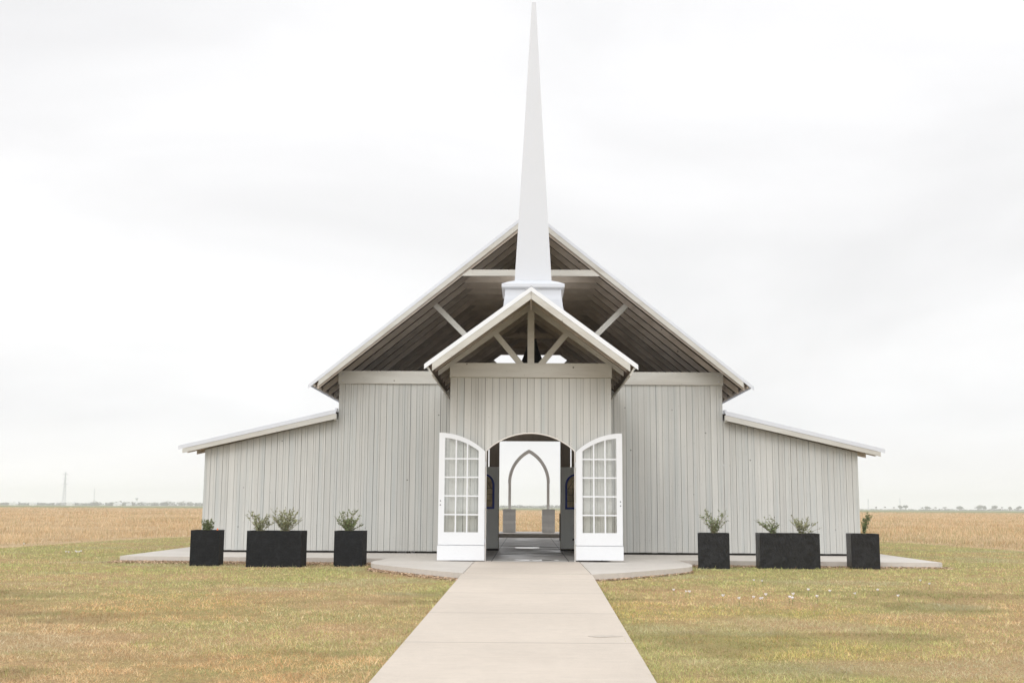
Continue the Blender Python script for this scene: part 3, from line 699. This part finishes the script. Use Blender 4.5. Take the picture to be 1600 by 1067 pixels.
def shrub(x, y, h, spread, label, seed, n=18, leaves=26, lean=(0, 0), leafmat='leaf', lsize=.036, gap=0.0):
    n = int(n*1.15); r = random.Random(seed); root = empty('shrub', (x, y, .615)); tag(root, label, 'shrub', 'small shrubs growing in the black planters')
    ms, ml = MB(), MB()
    for i in range(n):
        a = 2*math.pi*(i+r.random()*.6)/n; q = r.uniform(.25, 1)
        dx, dy = math.cos(a)*spread*q+lean[0], math.sin(a)*spread*.6*q+lean[1]
        H = h*(1-.35*q*r.random())*r.uniform(.55, 1.18)
        pts = [Vector((dx*t_**1.25+r.uniform(-.008, .008), dy*t_**1.25, H*t_)) for t_ in (0, .25, .5, .75, 1)]
        pts[0] = Vector((dx*.32+r.uniform(-.02, .02), dy*.3, 0)); ms.tube(pts, [.0045, .004, .0032, .0024, .0015], 4, r.random())
        stems = [pts]
        for b in range(r.randint(2, 4)):
            k = r.randint(1, 3); p = pts[k]; e = p+Vector((r.uniform(-.5, .5)*spread*.6, r.uniform(-.4, .4)*spread*.5, r.uniform(.3, .6)*h*.45)); mid = (p+e)/2+Vector((0, 0, -.01))
            ms.tube([p, mid, e], [.003, .0024, .0014], 4, r.random()); stems.append([p, mid, e])
        for sp_ in stems:
            for _ in range(leaves if sp_ is pts else leaves//2):
                u = r.uniform(.14, 1)*(len(sp_)-1); k = min(int(u), len(sp_)-2); c = sp_[k].lerp(sp_[k+1], u-k)
                d = Vector((r.gauss(0, 1), r.gauss(0, 1), r.gauss(.5, .8))).normalized(); L_ = lsize*r.uniform(.6, 1.25)
                w = d.cross(Vector((r.gauss(0, 1), r.gauss(0, 1), r.gauss(0, 1)))).normalized()*L_*.24; nn_ = d.cross(w).normalized()*L_*.08
                ml.add([c, c+d*L_*.5+w+nn_, c+d*L_, c+d*L_*.5-w+nn_], [(0, 1, 2), (0, 2, 3)], r.random())
    ms.build('stems', M['stem'], root); ml.build('foliage', M[leafmat], root)
shrub(-6.34, 22.38, 0.25, 0.13, 'small bluish green shrub in the far left square planter', 1, 12, 34, leafmat='leafdark', lsize=.035)
shrub(-6.42, 22.40, 0.33, 0.05, 'thin upright sprig in the far left square planter', 15, 3, 22, lean=(-.04, 0), leafmat='leafdark', lsize=.03)
shrub(-5.27, 22.18, 0.40, 0.33, 'olive green shrub at the left end of the left long planter', 2, 17, 22, lean=(-.03, 0))
shrub(-4.76, 22.18, 0.53, 0.38, 'tallest bushy shrub, at the right end of the left long planter', 3, 26, 26, lean=(-.02, 0))
shrub(-3.60, 22.55, 0.45, 0.38, 'bushy dark olive shrub in the square planter left of the door', 4, 22, 28, leafmat='leafdark')
shrub(3.63, 22.60, 0.48, 0.35, 'open spreading shrub in the square planter right of the door', 5, 17, 22, leafmat='leafdark')
shrub(4.84, 22.74, 0.40, 0.29, 'lopsided shrub leaning left in the right long planter', 6, 11, 24, lean=(-.15, 0), leafmat='leafdark')
shrub(5.38, 22.74, 0.40, 0.41, 'thin wide shrub at the right end of the right long planter', 7, 15, 20, lean=(.02, 0))
shrub(6.64, 22.86, 0.45, 0.10, 'narrow upright shrub in the far right square planter', 8, 9, 34, lean=(.10, 0), leafmat='leafdark', lsize=.036)
m = MB(); m.lathe([(.028, 0), (.032, .02), (.026, .045), (.014, .055), (.018, .075), (.010, .092)], n=12)
tag(m.build('ornament', M['orange'], None, True, loc=(-6.11, 22.23, .628)), 'small orange clay ornament in the far left planter beside the shrub', 'ornament')

# ------------------------------------------------------------------ rain lilies in the lawn
FR = [(1.95, 15.75), (2.06, 15.46), (2.09, 15.29), (2.43, 14.67), (2.59, 14.39), (2.79, 14.54), (2.85, 14.42), (2.89, 14.42), (3.02, 14.89), (3.27, 14.65), (3.4, 14.99), (3.25, 14.39), (3.77, 15.73), (3.65, 14.75), (4.03, 15.61), (4.31, 15.35), (4.76, 15.83), (4.75, 14.94), (6.0, 17.8), (5.92, 17.16), (3.43, 17.67), (3.51, 17.45)]
FLF = [(-13.71, 30.83), (-10.54, 25.87), (-10.4, 25.74), (-10.46, 26.18), (-10.29, 25.83), (-10.21, 25.85), (-10.34, 26.28)]
flower0 = None
def flower(x, y, label, group, sc):
    global flower0
    if flower0 is None:
        r = empty('flower'); m = MB(); m.tube([(0, 0, 0), (.004, 0, .05), (0, 0, .072)], .0022, 5); a = m.build('stem', M['grass_stem'], r)
        m = MB()
        for k in range(6):
            t = k*math.pi/3; c, s_ = math.cos(t), math.sin(t); P_ = lambda u, v, w: (u*c-v*s_, u*s_+v*c, .07+w)
            m.add([P_(0, 0, 0), P_(.012, .010, .016), P_(.021, 0, .032), P_(.012, -.010, .016)], [(0, 1, 2, 3)])
        b = m.build('petals', M['petal'], r); flower0 = (r, a, b)
    else:
        r = flower0[0].copy(); COL.objects.link(r)
        for q in flower0[1:]:
            c = q.copy(); COL.objects.link(c); c.parent = r
    r.location = (x, y, float(gz(x, y))); r.rotation_euler = (random.uniform(-.2, .2), random.uniform(-.2, .2), random.uniform(0, 6)); r.scale = (sc,)*3
    tag(r, label, 'flower', group)
for x, y in FR: flower(x, y, 'tiny white flower dotted in the lawn right of the path', 'white flowers in the right lawn', random.uniform(.9, 1.25))
for x, y in FLF[1:]: flower(x, y, 'tiny white flower in the little cluster left of the slab', 'white flowers clustered in the left lawn', 1.25)
flower(*FLF[0], 'lone white flower at the field edge, far left', None, 1.3)
for o_ in (flower0[0],): pass

# ------------------------------------------------------------------ grass as many small blades
def vnoise(x, y, s, seed):
    r = np.random.default_rng(seed); G = r.random((256, 256)); u, v = x/s+1000, y/s+1000
    i, j = np.floor(u).astype(int), np.floor(v).astype(int); fx, fy = u-i, v-j; fx = fx*fx*(3-2*fx); fy = fy*fy*(3-2*fy)
    a, b, c, d = G[i % 256, j % 256], G[(i+1) % 256, j % 256], G[i % 256, (j+1) % 256], G[(i+1) % 256, (j+1) % 256]
    return (a*(1-fx)+b*fx)*(1-fy)+(c*(1-fx)+d*fx)*fy
def fbm(x, y, s, seed, o=4):
    return sum(vnoise(x, y, s/2**k, seed+k)*.5**k for k in range(o))/sum(.5**k for k in range(o))
def blade_mat(name, trans=.25):
    m = bpy.data.materials.new(name); m.use_nodes = True; t = m.node_tree; b = t.nodes['Principled BSDF']; a = t.nodes.new('ShaderNodeAttribute'); a.attribute_name = 'col'
    t.links.new(a.outputs['Color'], b.inputs['Base Color']); b.inputs['Roughness'].default_value = .8; b.inputs['Specular IOR Level'].default_value = .12
    return m
def blades(name, x, y, z, h, w, lean, col, mat):
    n = len(x); az = rng.random(n)*2*np.pi; yaw = rng.normal(0, .9, n); wx, wy = np.cos(yaw)*w/2, np.sin(yaw)*w/2
    lx, ly = np.cos(az)*lean*h, np.sin(az)*lean*h
    v = np.empty((n, 3, 3)); v[:, 0] = np.stack([x-wx, y-wy, z-.004], -1); v[:, 1] = np.stack([x+wx, y+wy, z-.004], -1)
    v[:, 2] = np.stack([x+lx, y+ly, z+h/np.sqrt(1+lean**2*.6)], -1)
    me = bpy.data.meshes.new(name); me.vertices.add(3*n); me.vertices.foreach_set('co', v.astype(np.float32).ravel())
    me.loops.add(3*n); me.loops.foreach_set('vertex_index', np.arange(3*n, dtype=np.int32))
    me.polygons.add(n); me.polygons.foreach_set('loop_start', np.arange(0, 3*n, 3, dtype=np.int32))
    me.update(); ca = me.attributes.new('col', 'FLOAT_COLOR', 'FACE'); ca.data.foreach_set('color', np.concatenate([col, np.ones((n, 1))], 1).astype(np.float32).ravel())
    me.materials.append(mat); o = bpy.data.objects.new(name, me); COL.objects.link(o); tag(o, kind='stuff'); return o
BM = blade_mat('grass_blade')
def path_mask(x, y):
    k = (18.42-y)/10.42; e = .008+.045*np.clip(fbm(x, y, .14, 210, 2)-.42, 0, 1)*2
    return (y < 18.6) & (x > -1.10-.067*k+e) & (x < .98-.127*k-e)
def poly_mask(x, y, poly):
    c = np.zeros(len(x), bool); n = len(poly)
    for i in range(n):
        (x1, y1), (x2, y2) = poly[i], poly[(i+1) % n]
        if y1 == y2: continue
        c ^= ((y1 > y) != (y2 > y)) & (x < (x2-x1)*(y-y1)/(y2-y1)+x1)
    return c
PLAT = Lp+Rp[::-1]
SLAB = [(-8.55, 23.78), (-2.935, 23.43), (2.985, 23.43), (8.20, 23.10), (8.29, 23.18), (8.62, 44), (-8.95, 44), (-8.56, 23.9)]
def lawn(n, y0, y1, pw):
    u = rng.random(n); y = (y0**(1-pw)+u*(y1**(1-pw)-y0**(1-pw)))**(1/(1-pw)); x = (rng.random(n)*2-1)*(.5*y+1.2)
    # thin and thick spots
    ok = ~path_mask(x, y) & ~poly_mask(x, y, PLAT) & ~poly_mask(x, y, SLAB) & (in_lawn(x, y) < 1.02)
    x, y = x[ok], y[ok]
    lit = ((x > -8.7) & (x < -2.9) & (y > 22.55+.5*fbm(x, y, .5, 33))) | ((x > 3.0) & (x < 8.4) & (y > 22.6+.5*fbm(x, y, .5, 33))) | ((x > -3.1) & (x < -1.1) & (y > 18.05-.0*x+(-1.1-x)*.85) & (y < 23.4))
    ok = ~lit | (rng.random(len(x)) < .16); x, y = x[ok], y[ok]; d = fbm(x, y, .5, 3, 3); ok = rng.random(len(x)) < np.clip(.35+1.3*d, 0, 1); x, y = x[ok], y[ok]
    n = len(x)
    g1 = np.clip((fbm(x, y, 2.6, 20)-.5)*7+.5, 0, 1); g2 = np.clip((fbm(x, y, .38, 40)-.5)*6+.5, 0, 1)
    # greener along the path edges and towards the chapel, more tan in the left foreground
    edge = np.exp(-np.clip(np.minimum(np.abs(x+1.12), np.abs(x-.92)), 0, 9)/.35)*(y < 18)
    strk = np.clip((fbm(x*.35, y*1.4, .8, 140)-.5)*5+.5, 0, 1)
    green = np.clip(.40*g1+.26*g2+.28*strk-.06+.45*edge+.10*(x > 0)+.40*np.clip((y-15)/5, 0, 1)-.15*((x < 0)*np.clip((16-y)/4, 0, 1))*2, 0, 1)
    isg = rng.random(n) < green*.82
    tan = np.array([.79, .545, .31]); straw = np.array([.90, .745, .48]); brown = np.array([.55, .34, .19])
    gr = np.array([.38, .44, .16]); yg = np.array([.66, .64, .26])
    r = rng.random((n, 1)); tn = np.where(r < .5, tan, np.where(r < .8, straw, brown)); gg = np.where(rng.random((n, 1)) < .42, gr, yg)
    col = np.where(isg[:, None], gg, tn)*(0.66+.46*rng.random((n, 1)))*(.86+.28*np.clip((fbm(x, y, .22, 90)-.5)*4+.5, 0, 1)[:, None])
    bald = np.clip((fbm(x*.55, y*1.2, .9, 77)-.56)*9, 0, 1)*(y < 17); col = col*(1-.42*bald[:, None])
    orn = np.clip((fbm(x, y, 2.2, 160)-.47)*5, 0, 1)*(y < 15.5); col = col*(1+orn[:, None]*np.array([.08, -.06, -.15]))
    grey = np.clip((fbm(x*.5, y, 1.3, 180)-.58)*9, 0, 1); col = col*(1-.5*grey[:, None])+grey[:, None]*.5*np.array([.52, .50, .36])
    sc = np.clip(y/9, .85, 3); tuft = np.clip((fbm(x, y, .16, 120, 2)-.5)*3+.5, 0, 1); h = (.55+.95*tuft)*rng.gamma(5, .0046, n)*np.where(isg, 1.15, .9)*(1+.25*(edge > .5)); w = .0031*sc*(.7+.6*rng.random(n))
    blades('lawn_grass', x, y, gz(x, y), h, w, rng.gamma(2.2, .55, n), np.clip(col, 0, 1), BM)
lawn(960000, 5.6, 47.5, 1.15)
def field(n):
    u = rng.random(n); y = 26*(520/26)**u; x = (rng.random(n)*2-1)*(.52*y+2)
    ok = (in_lawn(x, y) > 1+.035*np.sin(x*.9)+.05*(fbm(x, y, 2.5, 9)-.5)) & ((np.abs(x) < 4+.04*y) | (np.abs(x) > .24*y-2)); x, y = x[ok], y[ok]; n = len(x)
    a = np.clip((fbm(x, y, 5, 50)-.5)*1.8+.5, 0, 1); b = np.clip((fbm(x, y, 1.1, 60)-.5)*1.8+.5, 0, 1); c = fbm(x, y, 22, 70)
    tan = np.array([.63, .46, .275]); orange = np.array([.52, .345, .19]); straw = np.array([.72, .58, .39]); gr = np.array([.30, .29, .13])
    q = rng.random(n)+(a-.5)*1.3; col = np.where(q[:, None] < .45, tan, np.where(q[:, None] < .72, straw, orange))
    edge_g = np.exp(-np.clip(in_lawn(x, y)-1, 0, 50)/.9)
    isg = rng.random(n) < .07+.35*edge_g*np.clip(3*(c-.35), 0, 1)+.12*(c > .56); col = np.where(isg[:, None], gr, col)*(.66+.5*rng.random((n, 1)))*(.82+.36*b[:, None])
    grow = np.clip(.42+.9*(b-.5)+.5*(a-.5), .12, 1); edgeh = np.clip((in_lawn(x, y)-1)/.5, .35, 1)
    h = rng.gamma(7, .038, n)*grow*edgeh; w = .0075*np.clip(y/30, 1, 14)*(.6+.8*rng.random(n))
    blades('field_grass', x, y, gz(x, y), h, w, rng.gamma(2, .28, n), np.clip(col, 0, 1), BM)
field(640000)
# dry leaf litter against the slab and platform edges
def litter(pts, n, spread, name='leaf_litter'):
    m = MB()
    for _ in range(n):
        k = random.randrange(len(pts)-1); t = random.random(); a, b = pts[k], pts[k+1]; x = a[0]+(b[0]-a[0])*t; y = a[1]+(b[1]-a[1])*t-abs(random.gauss(0, spread))-.01
        s_ = random.uniform(.010, .026); th = random.uniform(0, 6.28); z = float(gz(x, y))+random.uniform(.004, .03)
        d = Vector((math.cos(th), math.sin(th), random.uniform(-.4, .5)))*s_; e = Vector((-math.sin(th), math.cos(th), random.uniform(-.5, .5)))*s_*.55; c = Vector((x, y, z))
        m.add([c-d, c+e, c+d, c-e], [(0, 1, 2, 3)], random.random())
    tag(m.build(name, M['litter']), kind='stuff')
litter([(-8.6, 23.78), (-2.95, 23.43)], 11000, .42); litter(Lp[:7], 3000, .22); litter(Rp[:7], 1300, .06); litter([(3.0, 23.4), (8.4, 23.1)], 3600, .2)

# ------------------------------------------------------------------ the far distance
def crown_tris(m, cx, cy, cz, rx, rz, n, s, r):
    for _ in range(n):
        a = r.uniform(0, 6.28); q = r.random()**.4; e = math.asin(r.uniform(-.75, 1)); p = Vector((cx+rx*q*math.cos(a)*math.cos(e), cy+rx*q*math.sin(a)*math.cos(e), cz+rz*q*math.sin(e)))
        vs = [p+Vector((r.gauss(0, s), r.gauss(0, s), r.gauss(0, s*.8))) for _ in range(3)]; m.add(vs, [(0, 1, 2)], r.random())
def far_tree(x, y, h, w, label, group, seed, palm=False):
    r = random.Random(seed); root = empty('palm_tree' if palm else 'tree', (x, y, 0)); tag(root, label, 'tree', group)
    m = MB(); m.tube([(0, 0, 0), (w*.02, 0, h*.4), (0, 0, h*.75)], [h*.04, h*.03, h*.015], 6)
    if not palm:
        for k in range(4):
            a = r.uniform(0, 6.28); m.tube([(0, 0, h*.35), (math.cos(a)*w*.25, math.sin(a)*w*.25, h*.7)], [h*.02, h*.008], 4)
    m.build('trunk', M['bark'], root); m = MB()
    if palm: crown_tris(m, 0, 0, h*.85, w*.5, h*.16, 120, .45, r)
    else:
        for k in range(7): a = r.uniform(0, 6.28); q = r.uniform(0, w*.32); crown_tris(m, q*math.cos(a), q*math.sin(a), h*r.uniform(.45, .8), w*.28, h*.2, 90, .6, r)
    m.build('crown', M['treeleaf'], root)
RT = [(1369, 4, 3.5, 1), (1383, 4.4, 3.5, 1), (1397, 4, 3.2, 1), (1407, 7, 11, 0), (1415, 6.5, 9, 0), (1441, 4, 4, 1), (1449, 5.4, 12, 0), (1462, 4.2, 4, 1), (1475, 4.2, 3.5, 1), (1478, 4.4, 3.5, 1), (1500, 6.2, 17, 0), (1530, 7.5, 16, 0), (1538, 6.5, 8, 0), (1554, 7.2, 13, 0), (1566, 5, 4, 1), (1578, 5.4, 6, 0), (1592, 6.6, 9, 0)]
lab = {1407: 'broad hazy tree, widest of the two standing close beyond the right planter', 1415: 'hazy tree close on the right of the broad one beyond the right planter', 1449: 'round hazy tree alone in mid right horizon', 1500: 'low wide hazy tree right of middle on the right horizon', 1530: 'tallest ragged hazy tree on the right horizon', 1538: 'small hazy tree touching the tallest one on the right horizon', 1554: 'dense dark hazy tree right of the tallest on the right horizon', 1578: 'small round hazy tree near the right edge', 1592: 'hazy tree at the very right edge of the horizon'}
for i, (px, h, w, palm) in enumerate(RT):
    xw = 579.7+(px-1369)*1.0563; far_tree(xw, 1900, h*1.25, w, lab.get(px, 'tiny hazy palm-like tree on the right horizon'), 'far trees on the right horizon', 100+i, bool(palm))
# continuous tree line, left and centre, and thin along the right
def treeline(x0, x1, y, h0, h1, step, name='tree_line', seed=0, dens=1.0):
    r = random.Random(seed); m = MB(); x = x0
    while x < x1:
        hh = h0+(h1-h0)*(.5+.5*math.sin(x*.013+seed))*(.4+.6*vnoise(np.array([x]), np.array([seed*7.]), 37, 5)[0])+r.uniform(-.7, .7)
        if r.random() < .1: hh *= 1.3
        w = r.uniform(6, 12); crown_tris(m, x, y+r.uniform(-25, 25), max(hh, 1)*.40, w*.7, max(hh, 1)*.62, int(60*dens), .9, r); x += step*r.uniform(.5, 1.4)
    tag(m.build(name, M['treeleaf']), kind='stuff')
treeline(-1050, -380, 1850, 3.6, 7.0, 3.0, seed=3)
treeline(-110, 130, 1900, 4.0, 8.8, 3.4, seed=5)
treeline(560, 1000, 2050, .8, 3.4, 4.2, seed=9)
def house(px_x, w, h, label, y=1500):
    r = empty('house', (px_x, y, 0)); tag(r, label, 'house', 'white farm buildings on the left horizon')
    m = MB(); m.box(-w/2, w/2, -4, 4, 0, h*.55); m.build('wall', M['housewall'], r)
    m = MB(); m.prism([(-w*.55, h*.55), (w*.55, h*.55), (w*.3, h), (-w*.3, h)], -4.6, 4.6); m.build('roof', M['houseroof'], r)
    m = MB(); m.box(-w*.1, w*.1, -4.06, -4.01, .01, h*.4); m.build('door', M['pylon'], r)
house(-681, 9, 4.0, 'white farm building, leftmost, near the left edge of the horizon'); house(-655, 7, 4.2, 'small white farm building, second from the left edge'); house(-605, 8, 4.6, 'white roofed building just right of the tall pylon')
house(-542, 9, 4.4, 'low white building below the water tower'); house(-527, 5, 3.8, 'smallest white building just right of the water tower')
wt = empty('water_tower', (-538, 1560, 0)); tag(wt, 'hazy water tower standing above the left tree line', 'water tower')
m = MB(); m.lathe([(.3, 8.0), (1.6, 8.8), (2.1, 9.7), (2.1, 10.6), (.3, 11.6)], n=14); m.build('tank', M['pylon'], wt)
for k in range(4):
    a = math.pi/4+k*math.pi/2; m = MB(); m.tube([(1.9*math.cos(a), 1.9*math.sin(a), 0), (1.0*math.cos(a), 1.0*math.sin(a), 8.9)], .14, 5); m.build('leg', M['pylon'], wt)
def pylon(x, y, H, label, wd=.26, arms=((.64, 4.4), (.80, 4.2), (.93, 3.8))):
    r = empty('pylon', (x, y, 0)); tag(r, label, 'pylon', 'power pylons on the horizon'); m = MB(); b = H*.05
    hw = lambda z: b*(1-z/H)**1.15*.8+.35; lv = [H*q for q in (0, .14, .27, .39, .5, .6, .69, .77, .84, .9, .96, 1)]
    for sx, sy in ((-1, -1), (1, -1), (1, 1), (-1, 1)):
        m.tube([(sx*hw(z), sy*hw(z), z) for z in lv], wd, 4)
    for z0_, z1_ in zip(lv[:-1], lv[1:]):
        for sy in (-1, 1):
            m.tube([(-hw(z0_), sy*hw(z0_), z0_), (hw(z1_), sy*hw(z1_), z1_)], wd*.6, 4); m.tube([(hw(z0_), sy*hw(z0_), z0_), (-hw(z1_), sy*hw(z1_), z1_)], wd*.6, 4)
            m.tube([(sy*hw(z0_), -hw(z0_), z0_), (sy*hw(z1_), hw(z1_), z1_)], wd*.6, 4)
    m.build('tower', M['pylon'], r)
    for q, l in arms:
        m = MB(); z = H*q
        for s in (-1, 1): m.tube([(0, 0, z+.8), (s*l, 0, z)], wd*.8, 4); m.tube([(0, 0, z-.5), (s*l, 0, z)], wd*.8, 4); m.tube([(s*l, 0, z), (s*l, 0, z-1.6)], wd*.6, 4)
        m.build('cross_arm', M['pylon'], r)
pylon(-655, 1600, 47, 'tall lattice power pylon on the left horizon')
pylon(582, 1950, 19, 'faint short pylon just right of the chapel on the horizon', .12, ((.8, 2), (.95, 1.6)))
pylon(750, 2300, 24, 'faint thin pylon over the middle of the right horizon', .13, ((.8, 2), (.95, 1.6)))
pylon(-880, 2300, 34, 'faint thin pylon between the tall pylon and the chapel', .14, ((.8, 2.4), (.95, 1.8)))

# ------------------------------------------------------------------ humid air
hz = MB(); hz.box(-2600, 2600, -400, 3600, -2.5, 49.5)
hm = bpy.data.materials.new('humid_air'); hm.use_nodes = True; t = hm.node_tree; t.nodes.clear()
ho = t.nodes.new('ShaderNodeOutputMaterial'); pv = t.nodes.new('ShaderNodeVolumePrincipled'); pv.inputs['Density'].default_value = .00037
pv.inputs['Color'].default_value = (.985, .99, 1.0, 1); t.links.new(pv.outputs[0], ho.inputs['Volume'])
tag(hz.build('haze', hm), kind='stuff')
